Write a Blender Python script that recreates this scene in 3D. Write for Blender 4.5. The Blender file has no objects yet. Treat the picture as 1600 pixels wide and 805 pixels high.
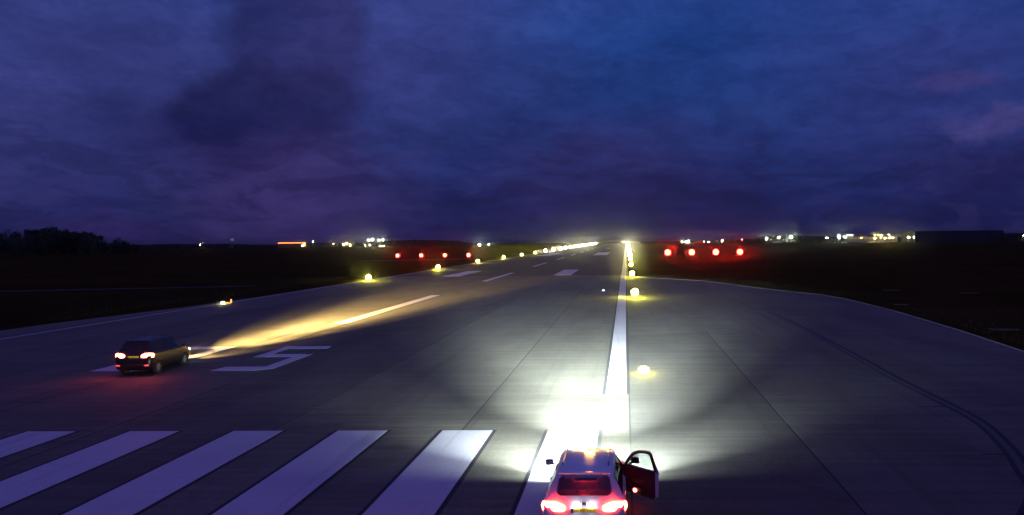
import bpy, bmesh, math, random
from mathutils import Vector, Matrix, noise
random.seed(7)
R = math.radians
sc = bpy.context.scene
col = sc.collection

# ------------------------------------------------------------------ camera
FOC, CAM_H, PPX, PPY, YAW, ROLL = 1212.1, 6.4715, 948.27, 373.96, 0.024, -0.0085
cam_data = bpy.data.cameras.new('camera')
cam = bpy.data.objects.new('camera', cam_data)
col.objects.link(cam)
cam.matrix_world = (Matrix.Translation((0, 0, CAM_H)) @ Matrix.Rotation(YAW, 4, 'Z')
                    @ Matrix.Rotation(R(90), 4, 'X') @ Matrix.Rotation(ROLL, 4, 'Z'))
cam_data.sensor_width = 36
cam_data.lens = FOC / 1600 * 36
cam_data.shift_x = (800 - PPX) / 1600
cam_data.shift_y = (PPY - 402.5) / 1600
cam_data.clip_start = 0.1
cam_data.clip_end = 20000
sc.camera = cam

# ------------------------------------------------------------------ view, render
sc.view_settings.view_transform = 'Standard'
sc.view_settings.look = 'None'
sc.view_settings.exposure = 0.0
sc.view_settings.gamma = 1.0
sc.render.engine = 'CYCLES'
sc.cycles.use_denoising = True
sc.cycles.volume_bounces = 0
sc.cycles.max_bounces = 6
sc.cycles.diffuse_bounces = 2
sc.cycles.glossy_bounces = 3
sc.cycles.transparent_max_bounces = 12
sc.cycles.sample_clamp_indirect = 4.0
sc.cycles.sample_clamp_direct = 0.0
sc.cycles.use_light_tree = True


def at(u, v, z=0.0):
    """where the ray through a point of the 1600 px wide photograph meets the height z"""
    a, b = u - PPX, v - PPY
    c, s = math.cos(ROLL), math.sin(ROLL)
    px = a * c + b * s
    py = -a * s + b * c
    t = FOC * (CAM_H - z) / py
    r = px / FOC * t
    c, s = math.cos(YAW), math.sin(YAW)
    return (r * c - t * s, r * s + t * c)


def at_depth(u, v, Y):
    a, b = u - PPX, v - PPY
    c, s = math.cos(ROLL), math.sin(ROLL)
    px = (a * c + b * s) / FOC
    py = (-a * s + b * c) / FOC
    c, s = math.cos(YAW), math.sin(YAW)
    k = Y / (px * s + c)
    return ((px * c - s) * k, CAM_H - py * k)


def direction(u, v):
    X, Z = at_depth(u, v, 1000.0)
    return Vector((X, 1000.0, Z - CAM_H)).normalized()


# ------------------------------------------------------------------ world: dusk sky with broken cloud
SUN_EL, SUN_AZ = R(1.0), R(215)
world = bpy.data.worlds.new('World')
sc.world = world
world.use_nodes = True
nt = world.node_tree
nt.nodes.clear()


class NG:
    """small node-graph writer"""
    def __init__(self, tree):
        self.t = tree

    def n(self, kind, **kw):
        nd = self.t.nodes.new(kind)
        for k, v in kw.items():
            setattr(nd, k, v)
        return nd

    def put(self, sock, v):
        if isinstance(v, bpy.types.NodeSocket):
            self.t.links.new(v, sock)
        else:
            if hasattr(sock, 'default_value'):
                try:
                    sock.default_value = v
                except Exception:
                    sock.default_value = (*v, 1.0)

    def math(self, op, a, b=0.0, c=None, clamp=False):
        nd = self.n('ShaderNodeMath', operation=op, use_clamp=clamp)
        self.put(nd.inputs[0], a)
        self.put(nd.inputs[1], b)
        if c is not None:
            self.put(nd.inputs[2], c)
        return nd.outputs[0]

    def vmath(self, op, a, b=(0, 0, 0)):
        nd = self.n('ShaderNodeVectorMath', operation=op)
        self.put(nd.inputs[0], a)
        self.put(nd.inputs[1], b)
        return nd.outputs['Value'] if op in ('LENGTH', 'DOT_PRODUCT', 'DISTANCE') else nd.outputs[0]

    def mix(self, f, a, b, mode='MIX'):
        nd = self.n('ShaderNodeMix', data_type='RGBA', blend_type=mode)
        self.put(nd.inputs[0], f)
        self.put(nd.inputs[6], a)
        self.put(nd.inputs[7], b)
        return nd.outputs[2]

    def noise(self, vec, scale, detail=4.0, rough=0.55, dist=0.0):
        nd = self.n('ShaderNodeTexNoise')
        self.put(nd.inputs['Vector'], vec)
        nd.inputs['Scale'].default_value = scale
        nd.inputs['Detail'].default_value = detail
        nd.inputs['Roughness'].default_value = rough
        nd.inputs['Distortion'].default_value = dist
        return nd.outputs['Fac']

    def remap(self, v, a, b, c=0.0, d=1.0, smooth=True):
        nd = self.n('ShaderNodeMapRange', interpolation_type='SMOOTHSTEP' if smooth else 'LINEAR')
        self.put(nd.inputs[0], v)
        for i, x in enumerate((a, b, c, d)):
            nd.inputs[i + 1].default_value = x
        return nd.outputs[0]

    def ramp(self, v, stops):
        nd = self.n('ShaderNodeValToRGB')
        el = nd.color_ramp.elements
        el[0].position, el[0].color = stops[0][0], (*stops[0][1], 1)
        el[1].position, el[1].color = stops[-1][0], (*stops[-1][1], 1)
        for p, c in stops[1:-1]:
            e = el.new(p)
            e.color = (*c, 1)
        self.put(nd.inputs[0], v)
        return nd.outputs[0]


g = NG(nt)
tc = g.n('ShaderNodeTexCoord')
D = g.vmath('NORMALIZE', tc.outputs['Generated'])
sep = g.n('ShaderNodeSeparateXYZ')
g.put(sep.inputs[0], D)
Z = sep.outputs[2]
zc = g.math('MAXIMUM', Z, 0.0)
grad = g.ramp(zc, [(0.0, (.012, .012, .062)), (.04, (.013, .018, .092)), (.12, (.016, .035, .155)),
                   (.26, (.016, .060, .250)), (.55, (.050, .060, .27)), (1.0, (.115, .078, .35))])
# clouds on a sheet overhead
den = g.math('ADD', zc, 0.10)
cb = g.n('ShaderNodeCombineXYZ')
g.put(cb.inputs[0], g.math('DIVIDE', sep.outputs[0], den))
g.put(cb.inputs[1], g.math('DIVIDE', sep.outputs[1], den))
sheet = cb.outputs[0]
n_big = g.noise(sheet, 0.45, 5, .55, .3)
n_mid = g.noise(sheet, 1.5, 6, .6, .2)
n_warp = g.n('ShaderNodeTexNoise')
g.put(n_warp.inputs['Vector'], D)
n_warp.inputs['Scale'].default_value = 7.0
n_warp.inputs['Detail'].default_value = 5.0
warp = g.vmath('SCALE', g.vmath('SUBTRACT', n_warp.outputs['Color'], (.5, .5, .5)))
warp.node.inputs['Scale'].default_value = 0.14
DW = g.vmath('ADD', D, warp)


def blob(u, v, ru, rv, soft=1.0):
    """soft patch of cloud centred on the direction of a photograph point, radii in pixels"""
    c = direction(u, v)
    d = g.vmath('SUBTRACT', DW, tuple(c))
    d = g.vmath('MULTIPLY', d, (FOC / ru, FOC / ru, FOC / rv))
    return g.remap(g.vmath('LENGTH', d), 1.0 + soft * .6, 1.0 - soft * .6)


sky = grad
sky = g.mix(1.0, sky, g.ramp(g.remap(n_big, .35, .68), [(0, (1.05, 1.05, 1.05)), (1, (.74, .72, .76))]), 'MULTIPLY')
sky = g.mix(1.0, sky, g.ramp(g.remap(n_mid, .38, .72), [(0, (.92, .92, .95)), (1, (1.22, 1.1, 1.06))]), 'MULTIPLY')
sky = g.mix(g.math('MULTIPLY', blob(130, 90, 330, 170, 1.4), .60), sky, (.045, .043, .170))
sky = g.mix(g.math('MULTIPLY', blob(465, 40, 85, 110, .45), .78), sky, (.009, .013, .070))
sky = g.mix(g.math('MULTIPLY', blob(410, 165, 125, 75, .4), .80), sky, (.010, .011, .060))
sky = g.mix(g.math('MULTIPLY', blob(330, 215, 150, 42, 1.2), .6), sky, (.010, .012, .072))
sky = g.mix(g.math('MULTIPLY', blob(640, 60, 190, 120, 1.4), .45), sky, (.046, .042, .170))
sky = g.mix(g.math('MULTIPLY', blob(470, 290, 150, 70, 1.0), .55), sky, (.046, .030, .125))
sky = g.mix(g.math('MULTIPLY', blob(300, 375, 420, 22, 1.3), .55), sky, (.034, .022, .115))
sky = g.mix(g.math('MULTIPLY', blob(1480, 90, 190, 120, 1.5), .40), sky, (.036, .024, .128))
sky = g.mix(g.math('MULTIPLY', blob(1500, 128, 55, 16, .8), .60), sky, (.050, .044, .165))
sky = g.mix(g.math('MULTIPLY', blob(1560, 185, 60, 13, .8), .70), sky, (.055, .050, .180))
sky = g.mix(g.math('MULTIPLY', blob(1560, 250, 130, 38, 1.4), .45), sky, (.014, .009, .052))
sky = g.mix(g.math('MULTIPLY', blob(880, 240, 45, 13, 1.2), .35), sky, (.014, .014, .07))
sky = g.mix(g.math('MULTIPLY', blob(1190, 215, 22, 12, 1.2), .35), sky, (.014, .014, .07))
sky = g.mix(g.math('MULTIPLY', blob(960, 270, 170, 60, 1.5), .35), sky, (.035, .017, .085))
streaks = g.noise(g.vmath('MULTIPLY', D, (4, 4, 9)), 1.0, 7, .62, .5)
sky = g.mix(1.0, sky, g.ramp(g.remap(streaks, .34, .66), [(0, (.87, .88, .90)), (1, (1.11, 1.10, 1.08))]), 'MULTIPLY')
mottle = g.noise(g.vmath('MULTIPLY', D, (22, 22, 48)), 1.0, 6, .7, .4)
sky = g.mix(1.0, sky, g.ramp(g.remap(mottle, .34, .66), [(0, (.86, .87, .90)), (1, (1.14, 1.12, 1.10))]), 'MULTIPLY')
nish = g.n('ShaderNodeTexSky', sky_type='NISHITA', sun_disc=False)
nish.sun_elevation = R(-4.0)
nish.sun_rotation = SUN_AZ
puffs = g.noise(g.vmath('MULTIPLY', D, (9, 9, 30)), 1.0, 7, .62, .6)
low = g.remap(Z, .20, .05)
sky = g.mix(g.math('MULTIPLY', g.math('MULTIPLY', g.remap(puffs, .50, .60), low), .42), sky, (.011, .010, .050))
sky = g.mix(g.math('MULTIPLY', g.math('MULTIPLY', g.remap(puffs, .44, .38), low), .22), sky, (.040, .034, .130))
sky = g.mix(1.0, sky, (1.03, 1.0, 1.08), 'MULTIPLY')
lp_add = g.mix(1.0, sky, g.mix(1.0, nish.outputs[0], (.05, .05, .05), 'MULTIPLY'), 'ADD')
bg = g.n('ShaderNodeBackground')
g.put(bg.inputs[0], lp_add)
bg.inputs[1].default_value = 1.0
out = g.n('ShaderNodeOutputWorld')
nt.links.new(bg.outputs[0], out.inputs[0])

# last afterglow, all but gone
sun_data = bpy.data.lights.new('sun', 'SUN')
sun_data.energy = 0.01
sun_data.angle = R(10)
sun_data.color = (1.0, .75, .8)
sun = bpy.data.objects.new('sun', sun_data)
col.objects.link(sun)
sun.rotation_euler = (R(82), 0, R(35))

# ------------------------------------------------------------------ materials
MATS = {}


def mat(name, color=(.5, .5, .5), rough=.6, metal=0.0, var=0.0, scale=5.0, emit=None, strength=0.0, coat=0.0, bump=0.0,
        transmission=0.0):
    if name in MATS:
        return MATS[name]
    m = bpy.data.materials.new(name)
    m.use_nodes = True
    t = NG(m.node_tree)
    b = m.node_tree.nodes['Principled BSDF']
    b.inputs['Roughness'].default_value = rough
    b.inputs['Metallic'].default_value = metal
    b.inputs['Coat Weight'].default_value = coat
    b.inputs['Transmission Weight'].default_value = transmission
    tcn = t.n('ShaderNodeTexCoord')
    v = t.noise(tcn.outputs['Object'], scale, 5, .6)
    lo = tuple(c * (1 - var) for c in color)
    hi = tuple(min(1, c * (1 + var)) for c in color)
    t.put(b.inputs['Base Color'], t.mix(v, lo, hi))
    if bump:
        bm_ = t.n('ShaderNodeBump')
        bm_.inputs['Strength'].default_value = bump
        t.put(bm_.inputs['Height'], v)
        t.put(b.inputs['Normal'], bm_.outputs[0])
    if emit:
        b.inputs['Emission Color'].default_value = (*emit, 1)
        b.inputs['Emission Strength'].default_value = strength
    MATS[name] = m
    return m


def pavement_mat(name, base, streak=.25, speck=.5, stain=.4):
    m = bpy.data.materials.new(name)
    m.use_nodes = True
    t = NG(m.node_tree)
    b = m.node_tree.nodes['Principled BSDF']
    geo = t.n('ShaderNodeNewGeometry')
    P = geo.outputs['Position']
    fine = t.noise(P, 9.0, 4, .7)
    grain = t.noise(P, 60.0, 2, .6)
    big = t.noise(t.vmath('MULTIPLY', P, (.25, .06, 1)), 1.0, 5, .6, .4)
    cross = t.noise(t.vmath('MULTIPLY', P, (.10, 2.6, 1)), 1.0, 5, .7)
    cross2 = t.noise(t.vmath('MULTIPLY', P, (.03, .55, 1)), 1.0, 4, .6)
    longs = t.noise(t.vmath('MULTIPLY', P, (1.1, .02, 1)), 1.0, 4, .6, .3)
    c = t.mix(t.remap(fine, .3, .7), tuple(x * .82 for x in base), tuple(min(1, x * 1.18) for x in base))
    c = t.mix(t.math('MULTIPLY', t.remap(big, .35, .7), stain), c, tuple(x * .55 for x in base))
    c = t.mix(t.math('MULTIPLY', t.remap(cross, .42, .68), streak), c, tuple(min(1, x * 1.5) for x in base))
    c = t.mix(t.math('MULTIPLY', t.remap(cross2, .5, .72), streak), c, tuple(x * .6 for x in base))
    c = t.mix(t.math('MULTIPLY', t.remap(longs, .52, .70), stain * .55), c, tuple(x * .6 for x in base))
    c = t.mix(t.math('MULTIPLY', t.remap(grain, .66, .74), speck), c, tuple(min(1, x * 2.2) for x in base))
    oi = t.n('ShaderNodeObjectInfo')
    c = t.mix(1.0, c, t.ramp(oi.outputs['Random'], [(0, (.86, .86, .87)), (1, (1.1, 1.1, 1.08))]), 'MULTIPLY')
    patch = t.noise(t.vmath('MULTIPLY', P, (.35, .35, 1)), 1.0, 6, .75, 1.2)
    c = t.mix(t.remap(patch, .30, .46, .45, 0.0), c, tuple(x * .45 for x in base))
    t.put(b.inputs['Base Color'], c)
    b.inputs['Roughness'].default_value = .85
    b.inputs['Specular IOR Level'].default_value = .3
    bp = t.n('ShaderNodeBump')
    bp.inputs['Strength'].default_value = .35
    bp.inputs['Distance'].default_value = .01
    t.put(bp.inputs['Height'], t.math('ADD', grain, cross))
    t.put(b.inputs['Normal'], bp.outputs[0])
    MATS[name] = m
    return m


def paint_mat(name, base, wear=.5):
    m = bpy.data.materials.new(name)
    m.use_nodes = True
    t = NG(m.node_tree)
    b = m.node_tree.nodes['Principled BSDF']
    geo = t.n('ShaderNodeNewGeometry')
    P = geo.outputs['Position']
    fine = t.noise(P, 14.0, 4, .7)
    grain = t.noise(P, 70.0, 2, .6)
    cross = t.noise(t.vmath('MULTIPLY', P, (.15, 3.5, 1)), 1.0, 5, .7)
    big = t.noise(P, .35, 4, .6)
    c = t.mix(t.remap(fine, .3, .7), tuple(x * .88 for x in base), base)
    c = t.mix(t.math('MULTIPLY', t.remap(cross, .5, .75), wear * .5), c, tuple(x * .7 for x in base))
    c = t.mix(t.math('MULTIPLY', t.remap(big, .4, .7), .3), c, tuple(x * .7 for x in base))
    tyre = t.noise(t.vmath('MULTIPLY', P, (2.2, .05, 1)), 1.0, 4, .6, .2)
    c = t.mix(t.math('MULTIPLY', t.remap(tyre, .54, .68), .35), c, tuple(x * .45 for x in base))
    chip = t.noise(t.vmath('MULTIPLY', P, (3, 3, 1)), 1.0, 8, .8, .6)
    c = t.mix(t.remap(chip, .62, .68, 0.0, .7), c, tuple(x * .35 for x in base))
    c = t.mix(t.math('MULTIPLY', t.remap(grain, .64, .74), wear), c, tuple(x * .4 for x in base))
    t.put(b.inputs['Base Color'], c)
    b.inputs['Roughness'].default_value = .7
    MATS[name] = m
    return m


concrete = pavement_mat('concrete', (.130, .122, .092), .5, .6, .85)
concrete_bay = pavement_mat('concrete_bay', (.116, .110, .086), .5, .55, .9)
concrete_side = pavement_mat('concrete_side', (.076, .072, .058), .5, .6, .7)
asphalt = pavement_mat('asphalt', (.055, .050, .050), .1, .3, .4)
joint_filler = mat('joint_filler', (.018, .017, .017), .9, var=.3)
white_paint = paint_mat('white_paint', (.60, .585, .60), .75)
thin_paint = paint_mat('thin_paint', (.55, .52, .52), .8)
black_paint = mat('black_paint', (.016, .015, .016), .8, var=.4, scale=8)
drain_dark = mat('drain_dark', (.014, .013, .013), .8, var=.3)
drain_pale = mat('drain_pale', (.075, .068, .062), .8, var=.3, scale=9)
kerb_pale = mat('edge_pale', (.30, .26, .24), .85, var=.4, scale=3)


def grass_mat():
    m = bpy.data.materials.new('grass')
    m.use_nodes = True
    t = NG(m.node_tree)
    b = m.node_tree.nodes['Principled BSDF']
    geo = t.n('ShaderNodeNewGeometry')
    P = geo.outputs['Position']
    a = t.noise(t.vmath('MULTIPLY', P, (.4, .4, 1)), .12, 6, .6, .5)
    f = t.noise(P, 3.0, 5, .7)
    c = t.mix(t.remap(a, .35, .65), (.034, .024, .007), (.056, .034, .011))
    c = t.mix(t.math('MULTIPLY', f, .5), c, (.034, .028, .009))
    t.put(b.inputs['Base Color'], c)
    b.inputs['Roughness'].default_value = 1.0
    b.inputs['Specular IOR Level'].default_value = 0.0
    bp = t.n('ShaderNodeBump')
    bp.inputs['Strength'].default_value = .8
    bp.inputs['Distance'].default_value = .2
    t.put(bp.inputs['Height'], f)
    t.put(b.inputs['Normal'], bp.outputs[0])
    return m


grass_m = grass_mat()
dirt_m = mat('trodden_track', (.034, .030, .024), .95, var=.4, scale=1)
leaf_m = mat('leaves', (.040, .055, .025), .8, var=.5, scale=.6)
bark_m = mat('bark', (.07, .055, .04), .9, var=.4, scale=4)
galv = mat('galvanised_steel', (.35, .35, .36), .5, .8, var=.2)
yellow_paint = mat('yellow_enamel', (.65, .45, .04), .45, var=.15)
wall_dark = mat('dark_cladding', (.035, .033, .033), .7, var=.25, scale=.4)
wall_pale = mat('pale_render', (.42, .38, .33), .8, var=.15, scale=.5)
roof_dark = mat('dark_roof', (.05, .05, .055), .7, var=.2, scale=.5)


def glow(name, color, strength):
    return mat(name, (.3, .3, .3), .3, emit=color, strength=strength)


WARM_COL = (1.0, .93, .30)
lamp_edge = glow('edge_lamp', (1.0, .87, .09), 330)
lamp_edge_far = glow('edge_lamp_far', (1.0, .90, .45), 420)
lamp_red = glow('red_lamp', (1.0, .012, .006), 220)
lamp_red_bright = glow('bright_red_lamp', (1.0, .012, .004), 310)
lamp_white = glow('flood_lamp', (.93, 1.0, .66), 260)
lamp_yellow = glow('yellow_lamp', (1.0, .80, .20), 200)
lamp_dim = glow('small_lamp', (1.0, .85, .6), 60)
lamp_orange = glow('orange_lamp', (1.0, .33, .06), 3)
lamp_redtiny = glow('tiny_red_lamp', (1.0, .1, .1), 150)

# ------------------------------------------------------------------ object helpers


def new_obj(name, me, m=None, parent=None):
    o = bpy.data.objects.new(name, me)
    col.objects.link(o)
    if m is not None and me is not None and not me.materials:
        for x in (m if isinstance(m, (list, tuple)) else [m]):
            me.materials.append(x)
    if parent is not None:
        o.parent = parent
    return o


def tag(o, label=None, cat=None, group=None, kind=None):
    if label:
        o['label'] = label
    if cat:
        o['category'] = cat
    if group:
        o['group'] = group
    if kind:
        o['kind'] = kind
    return o


def empty(name, loc=(0, 0, 0), rz=0.0):
    o = bpy.data.objects.new(name, None)
    col.objects.link(o)
    o.location = loc
    o.rotation_euler = (0, 0, rz)
    o.empty_display_size = .2
    return o


def copy_tree(o, parent=None):
    c = o.copy()
    col.objects.link(c)
    c.parent = parent
    for ch in list(o.children):
        copy_tree(ch, c)
    return c


def finish(bm, name, m=None, parent=None, smooth=None):
    bmesh.ops.recalc_face_normals(bm, faces=bm.faces)
    me = bpy.data.meshes.new(name)
    bm.to_mesh(me)
    bm.free()
    if smooth is not None:
        me.shade_smooth()
        try:
            me.set_sharp_from_angle(angle=R(smooth))
        except Exception:
            pass
    return new_obj(name, me, m, parent)


def box(bm, cx, cy, cz, sx, sy, sz, rz=0.0, bevel=0.0, mi=0, rx=0.0):
    M = Matrix.Translation((cx, cy, cz)) @ Matrix.Rotation(rz, 4, 'Z') @ Matrix.Rotation(rx, 4, 'X') @ Matrix.Diagonal((sx, sy, sz, 1))
    r = bmesh.ops.create_cube(bm, size=1.0, matrix=M)
    fs = list({f for v in r['verts'] for f in v.link_faces})
    if bevel:
        es = list({e for v in r['verts'] for e in v.link_edges})
        rr = bmesh.ops.bevel(bm, geom=es, offset=bevel, segments=2, affect='EDGES', profile=.6)
        fs = [f for f in rr['faces']] + [f for f in fs if f.is_valid]
    for f in fs:
        if f.is_valid:
            f.material_index = mi
    return r


def tube(bm, p0, p1, r0, r1=None, seg=10, mi=0):
    p0, p1 = Vector(p0), Vector(p1)
    r1 = r0 if r1 is None else r1
    d = p1 - p0
    L = d.length
    q = d.to_track_quat('Z', 'Y').to_matrix().to_4x4()
    M = Matrix.Translation((p0 + p1) / 2) @ q
    r = bmesh.ops.create_cone(bm, cap_ends=True, segments=seg, radius1=r0, radius2=r1, depth=L, matrix=M)
    for v in r['verts']:
        for f in v.link_faces:
            f.material_index = mi
    return r


def ball(bm, c, r, sx=1, sy=1, sz=1, sub=2):
    M = Matrix.Translation(c) @ Matrix.Diagonal((sx, sy, sz, 1))
    return bmesh.ops.create_icosphere(bm, subdivisions=sub, radius=r, matrix=M)


def prism(bm, pts, z0, z1, mi=0):
    """closed outline in plan, from z0 up to z1"""
    a = [bm.verts.new((x, y, z0)) for x, y in pts]
    b = [bm.verts.new((x, y, z1)) for x, y in pts]
    fs = [bm.faces.new(a[::-1]), bm.faces.new(b)]
    n = len(pts)
    for i in range(n):
        fs.append(bm.faces.new((a[i], a[(i + 1) % n], b[(i + 1) % n], b[i])))
    for f in fs:
        f.material_index = mi
    return fs


def slab(name, pts, z0, z1, m, parent):
    bm = bmesh.new()
    prism(bm, pts, z0, z1)
    return finish(bm, name, m, parent)


def ribbon(name, pts, w, z0, z1, m, parent, off=0.0):
    """strip of width w along a line in plan"""
    bm = bmesh.new()
    L, Rr = [], []
    n = len(pts)
    for i in range(n):
        a = Vector(pts[max(0, i - 1)])
        b = Vector(pts[min(n - 1, i + 1)])
        d = (b - a).normalized()
        nrm = Vector((-d.y, d.x))
        p = Vector(pts[i]) + nrm * off
        L.append(p + nrm * w / 2)
        Rr.append(p - nrm * w / 2)
    prism(bm, [tuple(p) for p in L] + [tuple(p) for p in reversed(Rr)], z0, z1)
    return finish(bm, name, m, parent)


def smooth_line(pts, n=8):
    out = []
    P = [Vector(p) for p in pts]
    for i in range(len(P) - 1):
        p0, p1, p2, p3 = P[max(0, i - 1)], P[i], P[i + 1], P[min(len(P) - 1, i + 2)]
        for k in range(n):
            t = k / n
            out.append(.5 * ((2 * p1) + (-p0 + p2) * t + (2 * p0 - 5 * p1 + 4 * p2 - p3) * t * t + (-p0 + 3 * p1 - 3 * p2 + p3) * t ** 3))
    out.append(P[-1])
    return out


# ------------------------------------------------------------------ ground
CREST = 1250.0


def ground_z(x, y):
    e = max(0.0, y - CREST)
    return -0.02 - 14.0 * (1 - math.exp(-e / 900.0))


bm = bmesh.new()
xs = [-5000, -3000, -1800, -1200, -800, -500, -300, -150, -60, -20, 0, 20, 60, 150, 300, 500, 800, 1200, 1800, 3000, 5000]
ys = [-300, -100, -30, 0, 30, 60, 100, 160, 250, 400, 600, 800, 1000, 1150, 1250, 1290, 1350, 1500, 1800, 2400, 3500, 5000, 7000]
vv = [[bm.verts.new((x, y, ground_z(x, y))) for x in xs] for y in ys]
for i in range(len(ys) - 1):
    for j in range(len(xs) - 1):
        bm.faces.new((vv[i][j], vv[i][j + 1], vv[i + 1][j + 1], vv[i + 1][j]))
ground = finish(bm, 'grass_field', grass_m)
tag(ground, 'dark flat grass field on both sides of the runway', kind='structure')

# ------------------------------------------------------------------ runway
BAY = [at(*p) for p in [(1010, 434), (1100, 439), (1200, 452), (1285, 461), (1320, 467), (1365, 478), (1400, 487), (1500, 517), (1600, 550)]]
BAY_EDGE = [(0.3, 140.5), (1.6, 134.5)] + BAY + [(22.2, 20.0), (22.6, -30.0)]
LEFT_EDGE = [(-48.6, -30), (-47.6, 45), (-46.6, 62), (-44.2, 78), (-43.3, 90), (-43.2, 139.8)]
YC = 139.8     # end of the concrete, start of the dark asphalt
runway = slab('runway', LEFT_EDGE + [(0.3, 139.8), (0.3, 1240), (-43.2, 1240)][:0] + [(p[0], p[1]) for p in BAY_EDGE], -.015, .0, joint_filler, None)
tag(runway, 'wide pale concrete runway threshold with dark joints and turning bay', kind='structure')

GAP = .055
joints = [-36.6, -30.4, -24.25, -18.15, -12.15, -5.62, 0.10, 5.55]
LZ = .012
# leftmost lane follows the ragged left edge
slab('pavement_lane', LEFT_EDGE + [(joints[0] - GAP / 2, YC), (joints[0] - GAP / 2, -30)], 0.001, LZ, concrete, runway)
for a, b in zip(joints[:-2], joints[1:-1]):
    slab('pavement_lane', [(a + GAP / 2, -30), (b - GAP / 2, -30), (b - GAP / 2, YC), (a + GAP / 2, YC)], 0.001, LZ, concrete, runway)
slab('pavement_lane', [(.10 + GAP / 2, -30), (5.55 - GAP / 2, -30), (5.55 - GAP / 2, 54.4), (.10 + GAP / 2, 52.0)], 0.001, LZ, concrete_side, runway)
slab('turning_bay', [(5.55 + GAP / 2, -30), (5.55 + GAP / 2, 54.41), (.10 + GAP / 2, 52.01), (.10 + GAP / 2, 139.8)] + BAY_EDGE[1:], 0.001, LZ, concrete_bay, runway)
slab('asphalt_surface', [(-43.2, YC + .01), (0.35, YC + .01), (0.9, 400), (1.6, 900), (2.0, 1235), (-43.2, 1235)], 0.001, LZ - .003, asphalt, runway)
ribbon('bay_edge_strip', BAY_EDGE, .16, LZ - .002, LZ + .012, kerb_pale, runway, off=.05)
# slot drain curving round the bay
DR = smooth_line([at(*p) for p in [(1190, 481), (1207, 490), (1273, 523), (1331, 554), (1397, 591), (1463, 624), (1529, 659), (1573, 699), (1600, 737)]] + [(10.2, 19.6), (8.6, 17.2)])
for off, w, m_ in ((.18, .15, drain_dark), (-.18, .15, drain_dark), (0, .20, drain_pale)):
    ribbon('drain_channel', DR, w, LZ - .002, LZ + (.004 if m_ is drain_dark else .007), m_, runway, off=off)
for (u0, u1, v) in ((1322, 1344, 594), (1441, 1476, 635.6), (1533, 1577, 710)):
    a, b = at(u0, v), at(u1, v)
    slab('cable_slot', [(a[0], a[1] - .05), (b[0], b[1] - .06), (b[0], b[1] + .06), (a[0], a[1] + .03)], LZ - .002, LZ + .0025, drain_dark, runway)

MZ = LZ + .004


def rect(x0, x1, y0, y1):
    return [(x0, y0), (x1, y0), (x1, y1), (x0, y1)]


def marking(name, pts, m_=None, z=None):
    z = MZ + .004 if z is None else z
    return slab(name, pts, z - .004, z, m_ or white_paint, runway)


# threshold stripes with black outlines
for k in range(13):
    r_ = -0.87 - 3.6 * k if k < 6 else None
    if r_ is None:
        r_ = -0.87 - 3.6 * k
        if not (k != 6 or True):
            continue
    if r_ - 1.8 < -43:
        break
    marking('stripe_outline', rect(r_ - 1.92, r_ + .04, -4, 26.32), black_paint, MZ)
    marking('threshold_stripe', rect(r_ - 1.80, r_ - .09, -4, 26.25))
# side stripe on the right
marking('stripe_outline', rect(-1.02, .085, 32.2, 139.5), black_paint, MZ)
marking('side_stripe', rect(-.88, -.02, 32.25, 139.5))
marking('side_stripe', [(-.8, 140), (0.05, 140), (1.2, 1200), (.3, 1200)], thin_paint)
marking('side_stripe', rect(-42.78, -42.5, -30, 139.5), thin_paint)
marking('side_stripe', rect(-42.78, -42.5, 140, 1200), thin_paint)
# centreline
marking('stripe_outline', rect(-23.75, -23.48, 48.9, 61.5), black_paint)
marking('stripe_outline', rect(-22.00, -21.74, 48.9, 61.5), black_paint)
marking('stripe_outline', rect(-23.30, -21.74, 61.5, 92.0), black_paint, MZ)
marking('centreline_dash', rect(-23.10, -21.98, 61.0, 91.5))
for i in range(16):
    y0 = 122 + 65 * i
    marking('centreline_dash', rect(-22.72, -21.9, y0, y0 + 30.5), thin_paint if i > 1 else white_paint)
# touchdown and aiming blocks
for x0, x1, y0, y1 in ((-13.2, -10.0, 141, 166.5), (-33.3, -30.3, 140.3, 163), (-13.4, -7.6, 316, 382), (-36.2, -30.6, 310, 372), (-14.0, -10.9, 545, 570)):
    marking('touchdown_block', rect(x0, x1, y0, y1))


# runway designator 25, painted digits three metres wide and nine tall
def digit(name, outline_list, x0, y0):
    bm1, bm2 = bmesh.new(), bmesh.new()
    for pts in outline_list:
        P = [(x0 + x, y0 + y) for x, y in pts]
        prism(bm1, P, MZ, MZ + .004)
    finish(bm1, name, white_paint, runway)
    for pts in outline_list:
        cx = sum(p[0] for p in pts) / len(pts)
        cy = sum(p[1] for p in pts) / len(pts)
        P = []
        for x, y in pts:
            P.append((x0 + x + (.10 if x > cx else -.10), y0 + y + (.07 if y > cy else -.07)))
        prism(bm2, P, MZ - .004, MZ)
    finish(bm2, 'digit_outline', black_paint, runway)


t_ = .62
h_ = 9.0
five = [[(0, 0), (2.35, 0), (2.7, 1.25), (0.2, 1.25)], [(2.25, 0), (3.0, .6), (3.0, 5.6), (2.25, 5.0)],
        [(0, 4.55), (3.0, 4.55), (2.6, 5.65), (0, 5.65)], [(0, 4.9), (t_, 4.9), (t_, 8.9), (0, 8.9)],
        [(0, 7.85), (3.0, 7.85), (2.8, 8.95), (0, 8.95)]]
two = [[(0, 0), (3.0, 0), (3.0, 1.1), (0, 1.1)], [(0, .9), (.75, .9), (.75, 4.6), (0, 4.6)],
       [(0, 4.1), (3.0, 4.1), (3.0, 5.2), (0, 5.2)], [(2.25, 4.9), (3.0, 4.9), (3.0, 8.9), (2.25, 8.9)],
       [(0, 7.85), (3.0, 7.85), (3.0, 8.95), (0, 8.95)]]


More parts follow.
